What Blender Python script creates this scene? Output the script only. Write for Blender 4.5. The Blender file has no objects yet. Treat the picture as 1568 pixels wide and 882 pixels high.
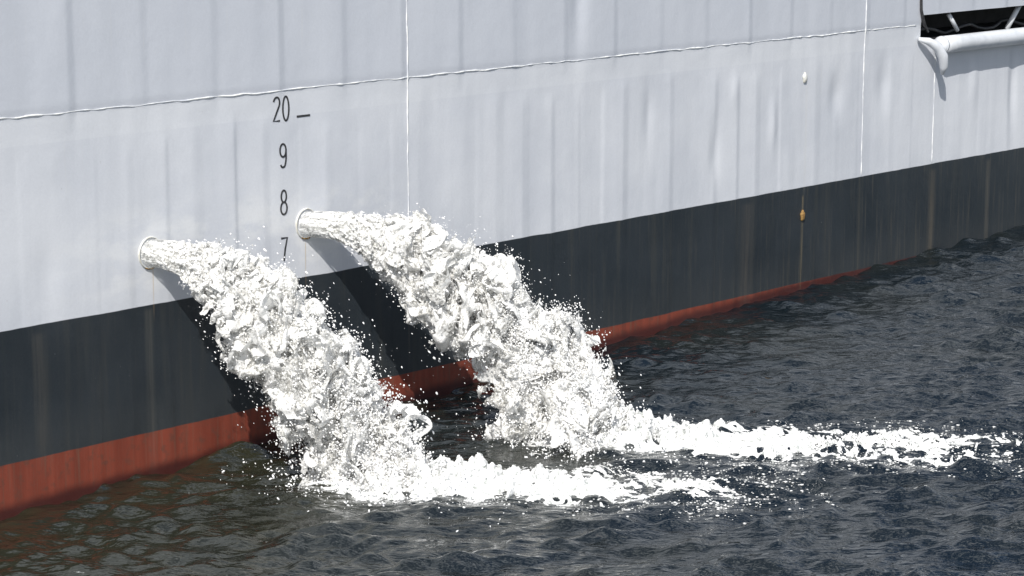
import bpy, bmesh, math, random
import numpy as np
from mathutils import Vector, Matrix
random.seed(7); rng=np.random.default_rng(11)
scene=bpy.context.scene
scene.view_settings.view_transform='Standard'; scene.view_settings.look='None'; scene.view_settings.exposure=0

# ------------------------------------------------------------------ layout
# ship frame: s along the hull, n outwards over the water, z up
P0=(-1.478,16.363); HX,HY=0.641,0.7675; NX,NY=0.7675,-0.641
TRIM=-0.0307
def link(o):
    scene.collection.objects.link(o); return o
ship=link(bpy.data.objects.new("cargo_ship",None))
ship.location=(P0[0],P0[1],0); ship.rotation_euler=(0,0,math.atan2(HY,HX))

# ------------------------------------------------------------------ noise (numpy)
class Noise:
    def __init__(self,seed,n=32):
        r=np.random.default_rng(seed); self.n=n
        self.t=r.uniform(-1,1,(n,n,n)).astype(np.float32)
    def __call__(self,x,y,z):
        n=self.n
        x=np.asarray(x,float);y=np.asarray(y,float);z=np.asarray(z,float)
        x,y,z=np.broadcast_arrays(x,y,z)
        xi=np.floor(x).astype(int);yi=np.floor(y).astype(int);zi=np.floor(z).astype(int)
        fx=x-xi;fy=y-yi;fz=z-zi
        fx=fx*fx*(3-2*fx);fy=fy*fy*(3-2*fy);fz=fz*fz*(3-2*fz)
        t=self.t;out=0
        for a in (0,1):
            for b in (0,1):
                for c in (0,1):
                    out=out+t[(xi+a)%n,(yi+b)%n,(zi+c)%n]*(fx if a else 1-fx)*(fy if b else 1-fy)*(fz if c else 1-fz)
        return out

# ------------------------------------------------------------------ node helpers
def newmat(name):
    m=bpy.data.materials.new(name); m.use_nodes=True
    nt=m.node_tree; nt.nodes.clear()
    out=nt.nodes.new('ShaderNodeOutputMaterial')
    b=nt.nodes.new('ShaderNodeBsdfPrincipled')
    nt.links.new(b.outputs[0],out.inputs[0])
    return m,nt,b,out
class NB:
    def __init__(s,nt): s.nt=nt
    def _set(s,sock,v):
        if isinstance(v,bpy.types.NodeSocket): s.nt.links.new(v,sock)
        else:
            if sock.type=='RGBA' and len(v)==3: v=(*v,1)
            sock.default_value=v
    def math(s,op,a,b=0.0,clamp=False):
        n=s.nt.nodes.new('ShaderNodeMath'); n.operation=op; n.use_clamp=clamp
        s._set(n.inputs[0],a); s._set(n.inputs[1],b); return n.outputs[0]
    def mix(s,f,a,b,blend='MIX'):
        n=s.nt.nodes.new('ShaderNodeMix'); n.data_type='RGBA'; n.blend_type=blend
        s._set(n.inputs[0],f); s._set(n.inputs[6],a); s._set(n.inputs[7],b); return n.outputs[2]
    def ramp(s,v,lo,hi,a=0.0,b=1.0):
        n=s.nt.nodes.new('ShaderNodeMapRange'); n.interpolation_type='SMOOTHSTEP'
        s._set(n.inputs[0],v); s._set(n.inputs[1],lo); s._set(n.inputs[2],hi); s._set(n.inputs[3],a); s._set(n.inputs[4],b)
        return n.outputs[0]
    def noise(s,vec,scale=1,detail=4,rough=.55):
        n=s.nt.nodes.new('ShaderNodeTexNoise'); s._set(n.inputs['Vector'],vec)
        n.inputs['Scale'].default_value=scale; n.inputs['Detail'].default_value=detail; n.inputs['Roughness'].default_value=rough
        return n.outputs[0]
    def vmul(s,vec,m):
        n=s.nt.nodes.new('ShaderNodeVectorMath'); n.operation='MULTIPLY'
        s._set(n.inputs[0],vec); n.inputs[1].default_value=m; return n.outputs[0]
    def node(s,t): return s.nt.nodes.new(t)

def mesh_obj(name,verts,faces,mat=None,parent=None,smooth=True,uv=None,vec=None):
    me=bpy.data.meshes.new(name)
    verts=np.asarray(verts,dtype=np.float32).reshape(-1,3)
    if isinstance(faces,np.ndarray) and faces.ndim==2:
        k=faces.shape[1]; nf=len(faces)
        me.vertices.add(len(verts)); me.vertices.foreach_set('co',verts.ravel())
        me.loops.add(nf*k); me.loops.foreach_set('vertex_index',faces.astype(np.int32).ravel())
        me.polygons.add(nf); me.polygons.foreach_set('loop_start',np.arange(0,nf*k,k,dtype=np.int32))
        me.polygons.foreach_set('loop_total',np.full(nf,k,dtype=np.int32))
        me.update(calc_edges=True); me.validate()
    else:
        me.from_pydata([tuple(map(float,v)) for v in verts],[],faces)
    if uv is not None:
        l=me.uv_layers.new(name='UVMap'); vi=np.zeros(len(me.loops),dtype=np.int32); me.loops.foreach_get('vertex_index',vi)
        l.data.foreach_set('uv',np.asarray(uv,dtype=np.float32)[vi].ravel())
    if vec is not None:
        at=me.attributes.new('flow','FLOAT_VECTOR','POINT'); at.data.foreach_set('vector',np.asarray(vec,np.float32).ravel())
    if smooth: me.polygons.foreach_set('use_smooth',np.ones(len(me.polygons),dtype=bool))
    o=link(bpy.data.objects.new(name,me))
    if mat: me.materials.append(mat)
    if parent: o.parent=parent
    return o
def grid_faces(nx,ny):
    i=np.arange(nx-1)[:,None]*ny+np.arange(ny-1)[None,:]
    i=i.ravel(); return np.stack([i,i+ny,i+ny+1,i+1],1)

# ------------------------------------------------------------------ hull material
def hull_material():
    m,nt,b,out=newmat("hull_paint"); k=NB(nt)
    uv=k.node('ShaderNodeUVMap').outputs[0]
    sp=k.node('ShaderNodeSeparateXYZ'); nt.links.new(uv,sp.inputs[0]); s,w=sp.outputs[0],sp.outputs[1]
    wob=k.math('MULTIPLY',k.math('SUBTRACT',k.noise(uv,3.0,3),.5),.012)
    w2=k.math('ADD',w,wob)
    st1=k.noise(k.vmul(uv,(9,.5,1)),1,4,.6)
    st2=k.noise(k.vmul(uv,(38,1.2,1)),1,3,.6)
    big=k.noise(uv,1.1,4,.55)
    fine=k.noise(uv,55,4,.7)
    grey=k.mix(k.ramp(big,.3,.7),(.60,.62,.665),(.68,.695,.73))
    grey=k.mix(k.ramp(w,2.25,2.27,0,.7),grey,(.54,.565,.62))
    grey=k.mix(k.ramp(st1,.45,.75,0,.25),grey,(.53,.55,.595))
    grey=k.mix(k.ramp(st2,.62,.8,0,.2),grey,(.68,.66,.62))
    band=k.math('MULTIPLY',k.ramp(w,2.09,2.10),k.ramp(w,2.275,2.262))
    grey=k.mix(k.math('MULTIPLY',band,.30),grey,(.74,.755,.78))
    salt=k.math('MULTIPLY',k.math('MULTIPLY',k.ramp(w,1.05,1.2),k.ramp(w,1.75,1.45)),k.math('MULTIPLY',k.ramp(s,-2.2,-1.0),k.ramp(s,1.6,.4)))
    salt=k.math('MULTIPLY',salt,k.ramp(k.noise(k.vmul(uv,(1.6,3,1)),1.5,4,.6),.42,.62))
    grey=k.mix(k.math('MULTIPLY',salt,.5),grey,(.82,.82,.81))
    blk=k.mix(k.ramp(big,.3,.7),(.014,.020,.026),(.026,.033,.040))
    blk=k.mix(k.ramp(st1,.5,.72,0,.4),blk,(.050,.051,.046))
    wear=k.math('MULTIPLY',k.ramp(st2,.52,.75),k.ramp(s,1.0,7.5,.22,1))
    blk=k.mix(k.math('MULTIPLY',wear,.45),blk,(.10,.09,.072))
    blk=k.mix(k.math('MULTIPLY',k.ramp(w,.6,.24),.18),blk,(.075,.075,.07))
    red=k.mix(k.ramp(st1,.35,.7),(.175,.038,.022),(.25,.057,.033))
    red=k.mix(k.ramp(st2,.5,.75,0,.6),red,(.15,.085,.058))
    red=k.mix(k.ramp(k.noise(uv,14,4,.65),.5,.68,0,.6),red,(.11,.05,.035))
    z=k.math('ADD',w,k.math('MULTIPLY',s,-.0307))
    red=k.mix(k.ramp(k.math('ADD',z,k.math('MULTIPLY',wob,5)),.095,.02),red,(.06,.014,.011))
    c=k.mix(k.ramp(w2,1.033,1.038),blk,grey)
    c=k.mix(k.ramp(w2,.2375,.2445),red,c)
    for (ss,wt,wb,hw,a,col) in [(-1.14,1.03,.0,.05,.22,(.17,.16,.13)),(-1.10,1.27,1.0,.008,.45,(.50,.34,.16)),
            (.225,1.28,1.0,.008,.5,(.50,.34,.14)),(6.02,2.0,1.0,.03,.12,(.66,.62,.52)),(6.0,.98,.2,.022,.4,(.30,.24,.14)),
            (5.2,1.0,.1,.13,.22,(.13,.11,.09)),(8.05,1.0,0,.08,.3,(.17,.14,.10)),(9.0,1.0,.0,.06,.3,(.16,.14,.11)),(1.21,1.0,.3,.015,.25,(.16,.14,.12)),
            (-2.0,1.0,.2,.07,.3,(.10,.09,.075))]:
        d=k.math('ABSOLUTE',k.math('SUBTRACT',k.math('ADD',s,k.math('MULTIPLY',k.math('SUBTRACT',st1,.5),.03)),ss))
        msk=k.math('MULTIPLY',k.ramp(d,hw,0.0),k.math('MULTIPLY',k.ramp(w,wt,wt-.04),k.ramp(w,wb-.1,wb+.2)))
        msk=k.math('MULTIPLY',msk,k.ramp(st2,.3,.6,.3,1))
        c=k.mix(k.math('MULTIPLY',msk,a),c,col)
    c=k.mix(k.math('MULTIPLY',k.ramp(k.noise(uv,30,3,.6),.72,.76),.3),c,(.35,.34,.33))
    c=k.mix(k.ramp(fine,.3,.7,0,.05),c,(.1,.1,.1))
    nt.links.new(c,b.inputs['Base Color'])
    b.inputs['Specular IOR Level'].default_value=.35
    nt.links.new(k.ramp(big,.3,.7,.36,.5),b.inputs['Roughness'])
    bp=k.node('ShaderNodeBump'); bp.inputs['Strength'].default_value=.4; bp.inputs['Distance'].default_value=.01
    h=k.math('ADD',k.math('MULTIPLY',k.noise(uv,7,4,.6),.6),k.math('MULTIPLY',fine,.07))
    nt.links.new(h,bp.inputs['Height']); nt.links.new(bp.outputs[0],b.inputs['Normal'])
    return m
def simple(name,col,rough=.5,col2=None,scale=20,metal=0,bump=0):
    m,nt,b,out=newmat(name); k=NB(nt)
    tc=k.node('ShaderNodeTexCoord').outputs['Object']
    nz=k.noise(tc,scale,4,.6)
    c=k.mix(k.ramp(nz,.4,.65),col,col2 or tuple(x*.8 for x in col))
    nt.links.new(c,b.inputs['Base Color']); b.inputs['Roughness'].default_value=rough; b.inputs['Metallic'].default_value=metal
    if bump:
        bp=k.node('ShaderNodeBump'); bp.inputs['Strength'].default_value=.6; bp.inputs['Distance'].default_value=bump
        nt.links.new(nz,bp.inputs['Height']); nt.links.new(bp.outputs[0],b.inputs['Normal'])
    return m
M_hull=hull_material()
M_bead=simple("weld_bead_paint",(.84,.84,.82),.5,(.56,.58,.62),9)
M_white=simple("white_fitting_paint",(.70,.70,.66),.45,(.55,.53,.46),25,bump=.003)
M_rust=simple("rusty_steel",(.33,.20,.06),.8,(.18,.09,.03),60,bump=.004)
M_mark=simple("black_marking_paint",(.025,.025,.028),.5,(.05,.05,.05),40)
M_markw=simple("pale_marking_paint",(.6,.6,.58),.5,(.45,.45,.43),40)
M_dark=simple("dark_interior",(.03,.03,.032),.7,(.015,.015,.017),8)  # near-black base colour, inside the recess and on the ship body
M_grey=simple("grey_fitting_paint",(.66,.68,.71),.4,(.56,.58,.61),6,bump=.002)

# ------------------------------------------------------------------ hull plating
HOLE=(7.76,15.0,2.125,2.345)
HTOP=5.4
def axis(segs,extra=()):
    a=[]
    for lo,hi,st in segs: a+=list(np.arange(lo,hi-1e-6,st))
    a.append(segs[-1][1]); a=[v for v in a if all(abs(v-e)>.006 for e in extra)]
    return np.array(sorted(a+list(extra)))
FR=.287; F0=-2.093
S=axis([(-30,-4,.12),(-4,12,.0145),(12,45,.12)],(HOLE[0],HOLE[1]))
Wz=axis([(-1.2,-.2,.25),(-.2,3.2,.03),(3.2,HTOP,.2)],(HOLE[2],HOLE[3],2.262))
nA=Noise(3);nB=Noise(5)
bay_amp=rng.uniform(.2,1,400); bay_sk=rng.uniform(.66,.95,400); bay_sgn=rng.choice([1,1,1,1,-.5],400)
def relief(s,w):
    t=(s-F0)/FR; i=np.floor(t).astype(int); f=t-i; i=(i+120)%400
    sk=bay_sk[i]
    saw=np.where(f<sk,(f/sk)**1.5,(1-f)/(1-sk))
    low=1/(1+np.exp(-(2.04+.05*np.sin(i*7.1)-w)/.02))
    t2=(s-F0)/(FR*2)+.25; j=np.floor(t2).astype(int); g=t2-j; j=(j*3+77)%400
    sk2=.90; saw2=np.where(g<sk2,(g/sk2)**1.5,(1-g)/(1-sk2))
    up=1/(1+np.exp(-(w-2.2)/.03))
    r=low*saw*.0095*bay_amp[i]*bay_sgn[i]*(.7+.5*nB(s*.6,w*1.2,4))+up*saw2*.009*bay_amp[j]
    r=r+.009*nA(s*1.3,w*.5,0)+.0034*nA(s*4.0,w*1.1,9)+.0013*nB(s*9.0,w*2.5,9)
    r=r+.004*(w>2.262)
    for (ds,dw,a,rs,rw) in [(4.75,1.42,-.014,.06,.22),(6.45,1.75,-.018,.09,.16),(5.55,1.6,.011,.05,.2),(3.05,2.7,-.016,.08,.3),(7.2,1.8,-.018,.1,.2),(-1.9,1.35,-.008,.1,.2),(8.7,1.7,.012,.08,.25),(2.4,.65,-.010,.1,.15),(9.4,1.6,-.018,.07,.3),(3.9,1.8,-.009,.05,.2),(5.0,1.9,.008,.05,.12)]:
        r=r+a*np.exp(-((s-ds)/rs)**2-((w-dw)/rw)**2)
    return r
SS,WW=np.meshgrid(S,Wz,indexing='ij')
R=relief(SS,WW)
V=np.stack([SS,-R,WW+TRIM*SS],-1).reshape(-1,3)
F=grid_faces(len(S),len(Wz))
cs=SS.ravel()[F].mean(1); cw=WW.ravel()[F].mean(1)
keep=~((cs>HOLE[0])&(cs<HOLE[1])&(cw>HOLE[2])&(cw<HOLE[3]))
hull=mesh_obj("hull_plating",V,F[keep],M_hull,ship,uv=np.stack([SS.ravel(),WW.ravel()],1))
def box(name,s0,s1,n0,n1,w0,w1,mat,bev=0):
    v=[];
    for s in (s0,s1):
        for n in (n0,n1):
            for w in (w0,w1): v.append((s,-n,w+TRIM*s))
    f=[(0,1,3,2),(4,6,7,5),(0,4,5,1),(2,3,7,6),(0,2,6,4),(1,5,7,3)]
    o=mesh_obj(name,v,f,mat,ship,smooth=False)
    return o
box("ship_body",-30,45,-14,-.75,-1.2,HTOP-.1,M_dark)
box("deck_edge_strip",-30,45,-.75,-.05,HTOP-.2,HTOP-.01,M_grey)
box("bulwark_cap",-30,45,-.08,.06,HTOP,HTOP+.08,M_grey)

# tubes ------------------------------------------------------------
def tube(name,pts,rad,mat,seg=8,parent=ship,cap=True):
    pts=[Vector(p) for p in pts]; n=len(pts)
    rad=rad if hasattr(rad,'__len__') else [rad]*n
    vs=[];fs=[]; up=Vector((0,1,0))
    for i,p in enumerate(pts):
        d=(pts[min(i+1,n-1)]-pts[max(i-1,0)]).normalized()
        a=d.cross(up)
        if a.length<1e-3: a=d.cross(Vector((1,0,0)))
        a.normalize(); b=d.cross(a)
        for j in range(seg):
            t=2*math.pi*j/seg; vs.append(tuple(p+(a*math.cos(t)+b*math.sin(t))*rad[i]))
    for i in range(n-1):
        for j in range(seg):
            k=(j+1)%seg; fs.append((i*seg+j,i*seg+k,(i+1)*seg+k,(i+1)*seg+j))
    if cap: fs.append(tuple(range(seg))[::-1]); fs.append(tuple((n-1)*seg+j for j in range(seg)))
    return mesh_obj(name,vs,fs,mat,parent)
nW=Noise(21)
def bead(name,pts):
    P=np.array(pts); q=np.arange(len(P))
    rs=.0036+.0026*nW(q*.37,0,3)+.0018*nW(q*.9,5,3)
    rel=relief(P[:,0],P[:,1])
    off=.005*nW(q*.25,7,1)
    along=abs(P[-1,0]-P[0,0])>1
    L=[]
    for i in q:
        s,w=P[i]; 
        if along: w+=off[i]
        else: s+=off[i]*.6
        L.append((s,-(rel[i]+.001),w+TRIM*s))
    return tube(name,L,list(np.clip(rs,.0013,.01)),M_bead,6)
bead("horizontal_weld_bead",[(s,2.262) for s in np.arange(-6,7.70,.025)])
bead("vertical_weld_bead",[(1.212,w) for w in np.arange(1.04,4.0,.025)])
bead("vertical_weld_bead_aft",[(6.873,w) for w in np.arange(1.04,4.0,.025)])
bead("vertical_weld_bead_short",[(8.02,w) for w in np.arange(1.04,1.98,.025)])

# draft marks ------------------------------------------------------
def arc(cx,cy,rx,ry,a0,a1,n=14):
    return [(cx+rx*math.cos(math.radians(a0+(a1-a0)*i/n)),cy+ry*math.sin(math.radians(a0+(a1-a0)*i/n))) for i in range(n+1)]
DIG={'2':[arc(.5,.76,.44,.24,165,-30)+[(.06,.02),(.98,.02)]],
 '0':[arc(.5,.5,.44,.5,0,360,26)],
 '9':[arc(.5,.72,.44,.27,0,360,20),arc(.5,.5,.44,.5,20,-65,12)+arc(.42,.24,.34,.22,-70,-150,6)],
 '8':[arc(.5,.75,.38,.25,0,360,20),arc(.5,.25,.46,.26,0,360,20)],
 '7':[[(.04,.97),(.95,.97),(.62,.5),(.42,0)]],
 '6':[arc(.5,.28,.44,.28,0,360,20),arc(.5,.5,.44,.5,200,65,12)]}
def ribbon(pts,wd,vs,fs,lift=.0025):
    P=[Vector(p) for p in pts]; n=len(P); base=len(vs)
    closed=(P[0]-P[-1]).length<1e-4
    for i,p in enumerate(P):
        if closed: a=P[(i-1)%(n-1)]; c=P[(i+1)%(n-1)]
        else: a=P[max(i-1,0)]; c=P[min(i+1,n-1)]
        d=(c-a).normalized(); q=Vector((-d.y,d.x))*wd/2
        for pp in (p+q,p-q):
            r=float(relief(np.array([pp.x]),np.array([pp.y]))[0])
            for nn in (r-.004,r+lift): vs.append((pp.x,-nn,pp.y+TRIM*pp.x))
    for i in range(n-1):
        a=base+4*i; b=a+4
        fs+= [(a+1,b+1,b+3,a+3),(a,a+1,b+1,b),(a+2,b+2,b+3,a+3)]
    for a in (base,base+4*(n-1)): fs.append((a,a+1,a+3,a+2))
def marks(name,items,mat):
    vs=[];fs=[]
    for ch,s0,w0 in items:
        for st in DIG[ch]:
            ribbon([(s0+x*.062,w0+y*.154) for x,y in st],.0125,vs,fs)
    if mat is M_mark: ribbon([(.165,2.085),(.2,2.085),(.24,2.085),(.285,2.085)],.013,vs,fs)
    return mesh_obj(name,vs,fs,mat,ship,smooth=False)
marks("draft_marks",[('2',-.050,2.068),('0',.035,2.068),('9',0.003,1.768),('8',0.003,1.468),('7',.003,1.164)],M_mark)
marks("draft_mark_on_boot_top",[('6',0.003,.865)],M_markw)

# discharge outlets ------------------------------------------------
def outlet(name,s,w,r=.100):
    o=link(bpy.data.objects.new(name,None)); o.parent=ship
    vs=[];fs=[];seg=40
    r0=float(relief(np.array([s]),np.array([w]))[0])
    prof=[(r*.92,-.10),(r*.92,.002),(r*.935,.006),(r*.97,.007),(r*.99,.004),(r*1.0,-.002),(r*1.01,-.03)]
    for j in range(seg):
        t=2*math.pi*j/seg
        for rr,n in prof: vs.append((s+rr*math.cos(t)*.96,-n-r0-.004,w+TRIM*s+rr*math.sin(t)))
    L=len(prof)
    for j in range(seg):
        k2=(j+1)%seg
        for i in range(L-1): fs.append((j*L+i,k2*L+i,k2*L+i+1,j*L+i+1))
    mesh_obj(name+"_flange",vs,fs,M_white,o)
    pts=[(s+r*.98*math.cos(t)*.96,-.008-r0,w+TRIM*s+r*.98*math.sin(t)) for t in np.linspace(math.radians(240),math.radians(285),12)]
    tube(name+"_rust",pts,[.003+.004*random.random() for _ in pts],M_rust,6,o)
    return o
O1=(-1.116,1.358); O2=(.236,1.385)
outlet("discharge_outlet",*O1); outlet("discharge_outlet_b",*O2)

def boss(name,s,w,r,mat):
    r0=float(relief(np.array([s]),np.array([w]))[0])
    bm=bmesh.new(); bmesh.ops.create_uvsphere(bm,u_segments=20,v_segments=12,radius=1)
    for v in bm.verts:
        x,y,z=v.co; f=1+.12*math.sin(5*math.atan2(z,x))
        v.co=(s+x*r*f*.8, -r0-max(0,-y)*r*.45-.004*(y<0), w+TRIM*s+z*r*1.25*f)
    me=bpy.data.meshes.new(name); bm.to_mesh(me); bm.free(); me.materials.append(mat)
    me.polygons.foreach_set('use_smooth',np.ones(len(me.polygons),dtype=bool))
    o=link(bpy.data.objects.new(name,me)); o.parent=ship
boss("sounding_boss",5.98,1.93,.034,M_white)
boss("sounding_boss_rusty",6.0,.80,.036,M_rust)

# mooring recess with roller bar -----------------------------------
s0,s1,w0,w1=HOLE
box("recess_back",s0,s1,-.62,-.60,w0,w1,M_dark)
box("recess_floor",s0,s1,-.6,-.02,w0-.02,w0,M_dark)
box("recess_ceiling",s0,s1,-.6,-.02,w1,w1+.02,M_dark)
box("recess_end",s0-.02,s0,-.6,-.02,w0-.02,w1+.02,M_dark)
tube("recess_gap_shadow",[(s0-.06,-.012,w1+.9+TRIM*s0),(s0-.05,-.015,w1+.4+TRIM*s0),(s0-.03,-.018,w1+.05+TRIM*s0),(s0+.02,-.02,w1-.08+TRIM*s0),(s0+.09,-.02,w1-.15+TRIM*s0)],[.008,.010,.013,.016,.010],M_mark,10)  # black tube standing in for the shadow line of the gap edge
pts=[(s,-.06,w0-.045+TRIM*s) for s in np.arange(8.0,15.1,.25)]
tube("roller_bar",pts,.075,M_grey,24)
cur=[(7.70,-.02,2.145),(7.79,-.06,2.125),(7.88,-.10,2.075),(7.94,-.12,1.99),(7.965,-.12,1.90),(7.97,-.10,1.83)]
tube("bar_horn",[(a,b,c+TRIM*a) for a,b,c in cur],[.016,.032,.044,.046,.038,.012],M_grey,16)
tube("bar_end",[(7.975,-.06,w0-.045+TRIM*8),(7.99,-.06,w0-.045+TRIM*8),(8.02,-.06,w0-.045+TRIM*8)],[.05,.068,.078],M_grey,24)
tube("recess_strut",[(8.30,.05,w1-.02+TRIM*8.3),(8.46,.05,w0+.05+TRIM*8.46)],.020,M_grey,10)
tube("recess_strut_b",[(9.55,.05,w1+TRIM*9.5),(9.42,.10,w0+TRIM*9.4)],.025,M_grey,10)
tube("recess_cable",[(7.9+.1*i,.14+.02*math.sin(i*1.3),w0+.05+.03*math.sin(i*.9)+TRIM*(7.9+.1*i)) for i in range(30)],.016,M_mark,8)
tube("upper_rail",[(s,-.03,2.62+TRIM*s) for s in (8.15,9,10,12,15)],.03,M_grey,10)

# ------------------------------------------------------------------ water surface
fx=np.arange(-3.7,6.6,.0165); fy=np.arange(12.7,25.5,.020)
def grow(start,st,end,sg):
    a=[];v=start;d=st
    while abs(v)<end and len(a)<400:
        v+=sg*d; d*=1.16; a.append(v)
    return a
X=np.array(sorted(grow(fx[0],.03,2500,-1)+list(fx)+grow(fx[-1],.03,2500,1)))
Y=np.array(sorted(grow(fy[0],.03,2500,-1)+list(fy)+grow(fy[-1],.03,2500,1)))
wr=np.random.default_rng(4)
NWV=130
lam=np.exp(wr.uniform(np.log(.09),np.log(.9),NWV)); th=np.radians(wr.normal(-84,32,NWV)); ph=wr.uniform(0,6.28,NWV)
amp=.0064*lam*np.where(lam>.45,.58,1.0)*wr.uniform(.5,1.4,NWV)
nG=Noise(40)
def wave(x,y):
    dx=x+.12*nG(x*1.1,y*1.1,1)+.03*nG(x*4,y*4,2); dy=y+.12*nG(x*1.1,y*1.1,5)+.03*nG(x*4,y*4,7)
    z=np.zeros_like(x)
    for l,t,p,a in zip(lam,th,ph,amp):
        z+=a*np.sin(2*math.pi/l*(dx*math.cos(t)+dy*math.sin(t))+p)
    g=.9+.5*nG(x*.5,y*.5,3)
    z=z*g
    return z+10*z*np.abs(z)*(z>0)
XX,YY=np.meshgrid(X,Y,indexing='ij')
far=np.exp(-np.maximum(0,np.hypot(XX-1.5,YY-18)-14)/12)
ZZ=wave(XX,YY)*far
def sn(x,y):
    rx=x-P0[0]; ry=y-P0[1]; return rx*HX+ry*HY, rx*NX+ry*NY
s_,n_=sn(XX,YY)
nH=Noise(41)
L1=(-.43,1.13); L2=(1.20,1.45)
dist=np.zeros_like(XX)
for (ls,ln) in (L1,L2):
    u=((s_-ls)*.62+(n_-ln)*.785); v=(-(s_-ls)*.785+(n_-ln)*.62)
    d=np.exp(-(np.where(u>0,u/1.6,u/.4))**2-(v/.5)**2); dist+=d
ZZ+=dist*(.018*nH(XX*5,YY*5,0)+.012*nH(XX*12,YY*12,4))*far
def waterz(x,y): return wave(np.asarray(x,float),np.asarray(y,float))
m,nt,b,out=newmat("sea_water"); k=NB(nt)
geo=k.node('ShaderNodeNewGeometry').outputs['Position']
b.inputs['Roughness'].default_value=.01; b.inputs['IOR'].default_value=1.9
b.inputs['Specular Tint'].default_value=(.88,.95,1.0,1)
sp=k.node('ShaderNodeSeparateXYZ'); nt.links.new(geo,sp.inputs[0])
olive_mix=k.math('ADD',k.ramp(sp.outputs[0],2.0,-2.5),k.ramp(k.noise(geo,.6,3),.35,.65,-.3,.3),True)  # base colour shifts to olive towards negative X, broken up by noise
col=k.mix(olive_mix,(.003,.006,.008),(.018,.018,.010))
nt.links.new(col,b.inputs['Base Color'])
bp=k.node('ShaderNodeBump'); bp.inputs['Strength'].default_value=1.0; bp.inputs['Distance'].default_value=.03
h=k.math('ADD',k.math('MULTIPLY',k.noise(k.vmul(geo,(.65,1.7,1)),10,3,.5),.75),k.math('MULTIPLY',k.noise(k.vmul(geo,(.7,1.5,1)),34,2,.5),.07))
nt.links.new(h,bp.inputs['Height']); nt.links.new(bp.outputs[0],b.inputs['Normal'])
mesh_obj("water",np.stack([XX,YY,ZZ],-1).reshape(-1,3),grid_faces(len(X),len(Y)),m)

# ------------------------------------------------------------------ white water
def white_material(name,hi,lo,thr,nscale,rough=.12,fine=60):
    m,nt,b,out=newmat(name); k=NB(nt)
    g=k.node('ShaderNodeNewGeometry').outputs['Position']
    b.inputs['Roughness'].default_value=rough; b.inputs['IOR'].default_value=1.33
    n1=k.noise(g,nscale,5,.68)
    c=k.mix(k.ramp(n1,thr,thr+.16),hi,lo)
    nt.links.new(c,b.inputs['Base Color'])
    bp=k.node('ShaderNodeBump'); bp.inputs['Strength'].default_value=.7; bp.inputs['Distance'].default_value=.008
    nt.links.new(k.noise(g,fine,3,.65),bp.inputs['Height']); nt.links.new(bp.outputs[0],b.inputs['Normal'])
    return m
M_jet=white_material("white_water_spray",(.98,.975,.965),(.50,.50,.46),.53,26)  # grey-olive noise in the colour stands in for shaded, see-through gaps
M_foam=white_material("sea_foam",(.80,.80,.79),(.40,.42,.40),.49,30,.3)
M_drop=white_material("water_droplets",(.92,.92,.92),(.6,.6,.6),.55,40)
# thin aerated sheets of the jet: streaks of bubbles in clear water, shaded gaps painted in as grey-olive, noise runs with the flow
def sheet_material():
    m,nt,b,out=newmat("aerated_water_sheet"); k=NB(nt)
    at=k.node('ShaderNodeAttribute'); at.attribute_name='flow'; fl=at.outputs['Vector']
    sp=k.node('ShaderNodeSeparateXYZ'); nt.links.new(fl,sp.inputs[0]); tau=sp.outputs[2]
    g=k.node('ShaderNodeNewGeometry').outputs['Position']
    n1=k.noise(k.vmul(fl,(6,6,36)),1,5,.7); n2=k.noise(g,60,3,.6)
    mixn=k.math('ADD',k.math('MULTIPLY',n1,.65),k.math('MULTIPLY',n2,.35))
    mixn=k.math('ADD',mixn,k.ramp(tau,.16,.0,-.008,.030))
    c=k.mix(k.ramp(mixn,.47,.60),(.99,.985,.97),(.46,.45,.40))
    nt.links.new(c,b.inputs['Base Color'])
    nt.links.new(k.ramp(mixn,.49,.59,1.0,.08),b.inputs['Alpha'])
    b.inputs['Roughness'].default_value=.06; b.inputs['IOR'].default_value=1.4
    tr=k.node('ShaderNodeBsdfTranslucent'); tr.inputs[0].default_value=(.98,.98,.97,1)
    mx=k.node('ShaderNodeMixShader'); nt.links.new(k.ramp(mixn,.50,.60,.30,0),mx.inputs[0])
    nt.links.new(b.outputs[0],mx.inputs[1]); nt.links.new(tr.outputs[0],mx.inputs[2]); nt.links.new(mx.outputs[0],out.inputs[0])
    bp=k.node('ShaderNodeBump'); bp.inputs['Strength'].default_value=.8; bp.inputs['Distance'].default_value=.009
    h=k.math('ADD',k.noise(g,60,3,.65),k.math('MULTIPLY',k.noise(k.vmul(fl,(10,10,60)),1,3,.6),.7))
    nt.links.new(h,bp.inputs['Height']); nt.links.new(bp.outputs[0],b.inputs['Normal'])
    return m
M_sheet=sheet_material()

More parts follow.
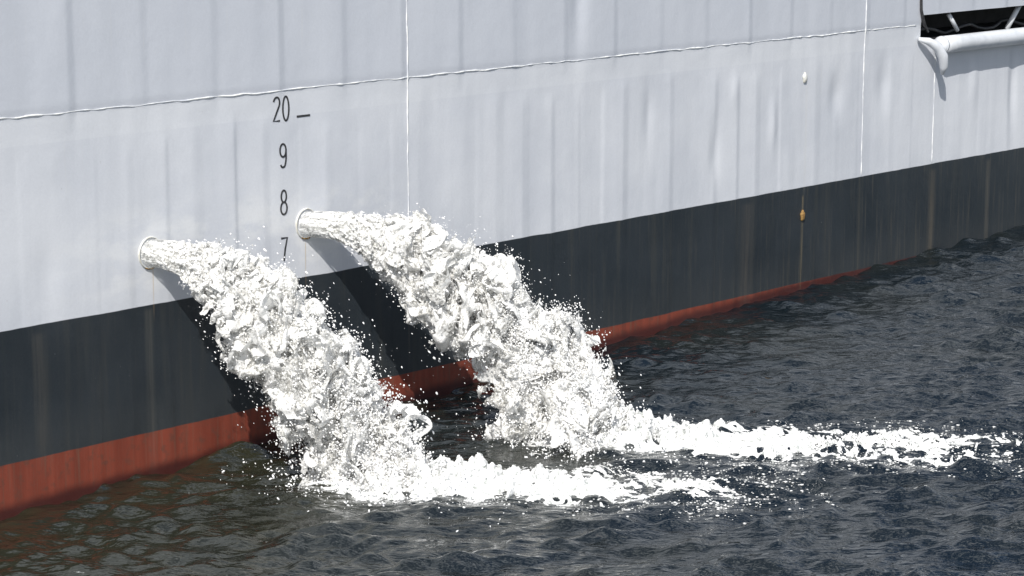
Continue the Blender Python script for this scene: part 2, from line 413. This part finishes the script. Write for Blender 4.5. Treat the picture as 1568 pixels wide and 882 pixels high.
def remesh_points(name,P,rad,voxel,mat,parent=None):
    me=bpy.data.meshes.new(name); me.vertices.add(len(P)); me.vertices.foreach_set('co',np.asarray(P,np.float32).ravel())
    at=me.attributes.new('rad','FLOAT','POINT'); at.data.foreach_set('value',np.asarray(rad,np.float32))
    o=link(bpy.data.objects.new(name,me)); 
    if parent: o.parent=parent
    ng=bpy.data.node_groups.new(name+"_surface",'GeometryNodeTree')
    ng.interface.new_socket(name='Geometry',in_out='INPUT',socket_type='NodeSocketGeometry')
    ng.interface.new_socket(name='Geometry',in_out='OUTPUT',socket_type='NodeSocketGeometry')
    N=ng.nodes; Lk=ng.links
    gi=N.new('NodeGroupInput'); go=N.new('NodeGroupOutput')
    at=N.new('GeometryNodeInputNamedAttribute'); at.data_type='FLOAT'; at.inputs[0].default_value='rad'
    m2p=N.new('GeometryNodeMeshToPoints'); p2v=N.new('GeometryNodePointsToVolume'); v2m=N.new('GeometryNodeVolumeToMesh')
    p2v.resolution_mode='VOXEL_SIZE'
    sm=N.new('GeometryNodeSetMaterial'); sm.inputs['Material'].default_value=mat
    ss=N.new('GeometryNodeSetShadeSmooth')
    Lk.new(gi.outputs[0],m2p.inputs['Mesh']); Lk.new(at.outputs['Attribute'],m2p.inputs['Radius'])
    Lk.new(m2p.outputs[0],p2v.inputs['Points']); Lk.new(at.outputs['Attribute'],p2v.inputs['Radius'])
    p2v.inputs['Voxel Size'].default_value=voxel; p2v.inputs['Density'].default_value=1.0
    Lk.new(p2v.outputs[0],v2m.inputs['Volume']); v2m.inputs['Threshold'].default_value=.3
    Lk.new(v2m.outputs[0],ss.inputs[0]); Lk.new(ss.outputs[0],sm.inputs['Geometry']); Lk.new(sm.outputs[0],go.inputs[0])
    mo=o.modifiers.new('surface','NODES'); mo.node_group=ng
    me.materials.append(mat)
    return o

ico_bm=bmesh.new(); bmesh.ops.create_icosphere(ico_bm,subdivisions=1,radius=1)
ICO_V=np.array([v.co[:] for v in ico_bm.verts]); ICO_F=np.array([[v.index for v in f.verts] for f in ico_bm.faces]); ico_bm.free()
def droplets(name,P,rad,stretch,mat,parent,flat=False):
    n=len(P)
    V=ICO_V[None]*rad[:,None,None]
    if flat: V=V*np.array([1.6,1.6,.45])
    d=stretch/np.linalg.norm(stretch,axis=1,keepdims=True)
    k=np.random.default_rng(1).uniform(.1,1.6,n)*(0 if flat else 1)
    V=V+ (np.einsum('nij,nj->ni',V,d)*k[:,None])[...,None]*d[:,None,:]
    V=V+P[:,None,:]
    Fc=ICO_F[None]+(np.arange(n)*len(ICO_V))[:,None,None]
    return mesh_obj(name,V.reshape(-1,3),Fc.reshape(-1,3),mat,parent)

def to_world(s,n,z): 
    return np.stack([P0[0]+HX*s+NX*n,P0[1]+HY*s+NY*n,z],-1)

def jet(name,O,Ld,seed,N=170000):
    r=np.random.default_rng(seed); ns=[Noise(seed*10+i) for i in range(9)]
    root=link(bpy.data.objects.new(name,None))
    z0=O[1]+TRIM*O[0]; g=9.81; T=math.sqrt(2*z0/g)
    vs,vn=(Ld[0]-O[0])/T,(Ld[1])/T
    def skew(a,bb,te,fa,ft):
        x,y,z=a*fa,bb*fa,te*ft
        return .80*x-.36*y+.48*z+3, .60*y*1.33+.55*z-.2*x+9, .72*z-.45*x+.35*y+5
    def flow(tau,a,bb,ext=None,hi=1.0):
        te=tau
        def nv(i,fa,ft):
            x,y,z=skew(a,bb,te,fa,ft)
            return ns[i](x,y,z), ns[(i+1)%9](x+.37,y+.11,z+.71), ns[(i+2)%9](x+.73,y+.61,z+.29)
        l=nv(0,.9,14); m_=nv(3,1.8,34); h=nv(5,4.0,80); x=nv(1,8,165); xx=nv(6,17,350)
        gr=np.clip(tau/.20,.15,1)
        # small eddies stop growing, large ones keep spreading the jet
        t1=np.minimum(tau,.34+.2*(tau-.34)); t2=np.minimum(tau,.20+.25*(tau-.20)); t3=np.minimum(tau,.11+.25*(tau-.11))
        D=[]
        for i in range(3):
            f=(1,1,1.2)[i]
            D.append(gr*f*((.27*l[i]+.32*m_[i]+(.25*a,.27*bb,.31*bb)[i])*tau+.36*h[i]*t1+.27*hi*x[i]*t2+.17*hi*xx[i]*t3))
        if ext is not None: D=[d+e*gr*tau for d,e in zip(D,ext)]
        R0=.084
        S_=O[0]+a*R0+vs*tau+D[0]
        N_=.015+vn*tau+D[1]
        Z_=z0+bb*R0+D[2]-.5*g*tau**2
        hole=ns[7](*skew(a,bb,te,3.6,62))+.8*ns[6](*skew(a,bb,te,8.5,150))+.45*ns[2](*skew(a,bb,te,18,320))
        return S_,N_,Z_,hole,(vs+0*tau,vn+0*tau,-g*tau)
    # folded sheets
    for ish,(rr,na,nt_,off) in enumerate([(1.0,460,1050,0.),(.76,340,820,-.10),(.5,220,600,-.35)]):
        an=np.linspace(0,2*math.pi,na+1)[None,:]; tau=np.linspace(0,T*1.08,nt_)[:,None]
        an,tau=np.broadcast_arrays(an,tau)
        a=rr*np.cos(an); bb=rr*np.sin(an)
        S_,N_,Z_,hole,_=flow(tau,a,bb)
        q=np.clip(tau/T,0,1)
        thr=-1.45+1.72*q**.6+off
        F=grid_faces(nt_,na+1)
        hv=(hole-thr).ravel(); P=to_world(S_,N_,Z_).reshape(-1,3)
        ok=(hv[F].mean(1)>0)&(P[F][:,:,2].max(1)>-.04)
        e=np.linalg.norm(P[F[:,0]]-P[F[:,2]],axis=1); ok&=e<.04
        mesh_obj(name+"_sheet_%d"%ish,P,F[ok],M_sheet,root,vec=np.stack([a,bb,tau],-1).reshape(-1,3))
    # broken-up part
    def rnd(N,rs,pw):
        tau=T*1.06*r.uniform(0,1,N)**pw
        rr=np.sqrt(r.uniform(0,1,N))*rs; an=r.uniform(0,2*math.pi,N)
        return tau,rr*np.cos(an),rr*np.sin(an)
    tau,a,bb=rnd(N,1.15,.55)
    S_,N_,Z_,hole,_=flow(tau,a,bb,hi=1.7)
    q=np.clip(tau/T,0,1)
    keep=(hole>(.60-.55*q))&(Z_>-.03)&(N_>.01)&(q>.18)
    S_,N_,Z_,q=S_[keep],N_[keep],Z_[keep],q[keep]
    rad=(.0045+.0022*q)*r.uniform(.8,1.3,len(S_))
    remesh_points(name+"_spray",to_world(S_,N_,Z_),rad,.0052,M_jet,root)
    tau,a,bb=rnd(7500,1.35,.7); S_,N_,Z_,hole,v=flow(tau,a,bb,r.normal(0,.24,(3,7500)))
    keep=(Z_>0)&(N_>.02)&(tau>.10); P=to_world(S_,N_,Z_)[keep]
    vel=(to_world(*v)-to_world(0*tau,0*tau,0*tau))[keep]
    rd=r.gamma(1.8,.0013,len(P)).clip(.0008,.008)
    droplets(name+"_drops",P,rd,vel,M_drop,root)
    n=1800; u=r.normal(0,.26,n); w_=r.normal(0,.34,n)
    S_=Ld[0]+u*.9+.15*w_; N_=Ld[1]+w_+.1; Z_=np.abs(r.normal(0,.10,n))*np.exp(-(u**2+w_**2))
    keep=N_>.05
    P=to_world(S_,N_,Z_)[keep]; droplets(name+"_splash_drops",P,r.gamma(2,.0014,len(P)).clip(.001,.007),r.normal(0,1,(len(P),3)),M_drop,root)
jet("water_jet",O1,L1,3)
jet("water_jet.001",O2,L2,8)

def foam(name,Lc,dirv,length,seed,wid,hump):
    r=np.random.default_rng(seed); A=Noise(seed+60);B=Noise(seed+61);C=Noise(seed+62)
    d=np.array(dirv)/np.hypot(*dirv); pn=np.array([-d[1],d[0]])
    def field(N,ulo=-.5,uhi=None,vr=1.2):
        u=r.uniform(ulo,uhi or length,N); v=r.uniform(-vr,vr,N)
        s=Lc[0]+d[0]*u+pn[0]*v; n=Lc[1]+d[1]*u+pn[1]*v
        x=s+.10*B(s*2,n*2,5)+.03*B(s*9,n*9,5); y=n+.10*B(s*2,n*2,8)+.03*B(s*9,n*9,8)
        ws=np.where(u<.3,wid,wid*(1+.30*u))
        prof=np.exp(-(np.abs(v)/ws)**2.2)*np.where(u<0,np.exp(-(u/.34)**2),np.exp(-(np.maximum(u-length*.40,0)/(length*.42))**2))
        ridge=1-np.abs(A(x*8,y*8,0))*2.7; ridge2=1-np.abs(C(x*20,y*20,2))*2.7
        tx=.44*ridge+.46*ridge2+.35*B(x*4,y*4,1)
        dens=prof*(.76+1.0*tx)-.38+.36*np.exp(-(np.maximum(u,0)/.7)**2)*prof
        return s,n,u,v,dens,prof,tx
    Pa=[];Ra=[]
    for pas in (0,1):
        q=field(400000) if pas==0 else field(260000,-.3,1.5,.5)
        keep=(q[4]>0)&(q[1]>.03)
        s,n,u,v,dens,prof,tx=[t[keep] for t in q]
        P=to_world(s,n,0*s)
        hh=np.clip(dens,0,1)
        bump=hump*np.exp(-(v/.24)**2)*np.exp(-((u-.42)/.50)**2)*(.35+.8*np.abs(A(s*4,n*4,9))+.45*B(s*11,n*11,8)+.25*C(s*30,n*30,8))
        top=.003+.050*hh*(.3+1.1*np.abs(C(s*13,n*13,5))+.8*B(s*30,n*30,3))+np.maximum(bump,0)*np.clip(dens*2,0,1)
        P[:,2]=waterz(P[:,0],P[:,1])-.008+top*r.uniform(0,1,len(s))**.7
        Pa.append(P); Ra.append(np.where(dens<.12,.0048,.0072+.02*np.clip(top-.05,0,.12))*r.uniform(.8,1.25,len(s)))
    o=remesh_points(name,np.concatenate(Pa),np.concatenate(Ra),.0062,M_foam)
    q=field(60000); keep=(q[4]>-.33+.2*r.uniform(0,1,60000))&(q[4]<.05)&(q[1]>.03)&(r.uniform(0,1,60000)<.35)
    P=to_world(q[0][keep],q[1][keep],0*q[0][keep]); P[:,2]=waterz(P[:,0],P[:,1])+.001
    droplets(name+"_bubbles",P,r.gamma(1.8,.0015,len(P)).clip(.001,.009),r.normal(0,1,(len(P),3)),M_foam,o,True)
foam("foam_patch",L1,(1.42,1.88),2.8,100,.27,.15)
foam("foam_patch.001",L2,(1.36,2.04),3.6,200,.27,.21)

# ------------------------------------------------------------------ light, sky, camera
Lx=1.6; Lz=2.0
L=Vector((Lx*HX-NX,Lx*HY-NY,-Lz)).normalized()
sd=bpy.data.lights.new("sun",'SUN'); sd.energy=5.0; sd.angle=math.radians(.53); sd.color=(1,.97,.92)
so=link(bpy.data.objects.new("sun",sd)); so.rotation_euler=L.to_track_quat('-Z','Y').to_euler(); so.location=(0,0,30)
el=math.asin(-L.z); az=math.atan2(-L.x,-L.y)
wd=bpy.data.worlds.new("World"); scene.world=wd; wd.use_nodes=True; nt=wd.node_tree
bg=nt.nodes['Background']; sk=nt.nodes.new('ShaderNodeTexSky'); sk.sky_type='NISHITA'; sk.sun_disc=False
sk.sun_elevation=el; sk.sun_rotation=az%(2*math.pi)
k=NB(nt); gen=k.node('ShaderNodeTexCoord').outputs['Generated']
cl=k.ramp(k.noise(k.vmul(gen,(1,1,2.2)),3.6,6,.6),.51,.61)  # bright clouds added to the unseen sky to put glints on the water
nt.links.new(k.mix(k.math('MULTIPLY',cl,.9),sk.outputs[0],(13,13.1,13.3)),bg.inputs[0]); bg.inputs[1].default_value=.095
cd=bpy.data.cameras.new("camera"); cam=link(bpy.data.objects.new("camera",cd))
cd.sensor_width=36; cd.lens=36*4000/1568; cd.clip_end=6000; cd.clip_start=.1
cam.location=(0,0,4.472); cam.rotation_euler=(math.radians(90-12.01),0,0)
scene.camera=cam
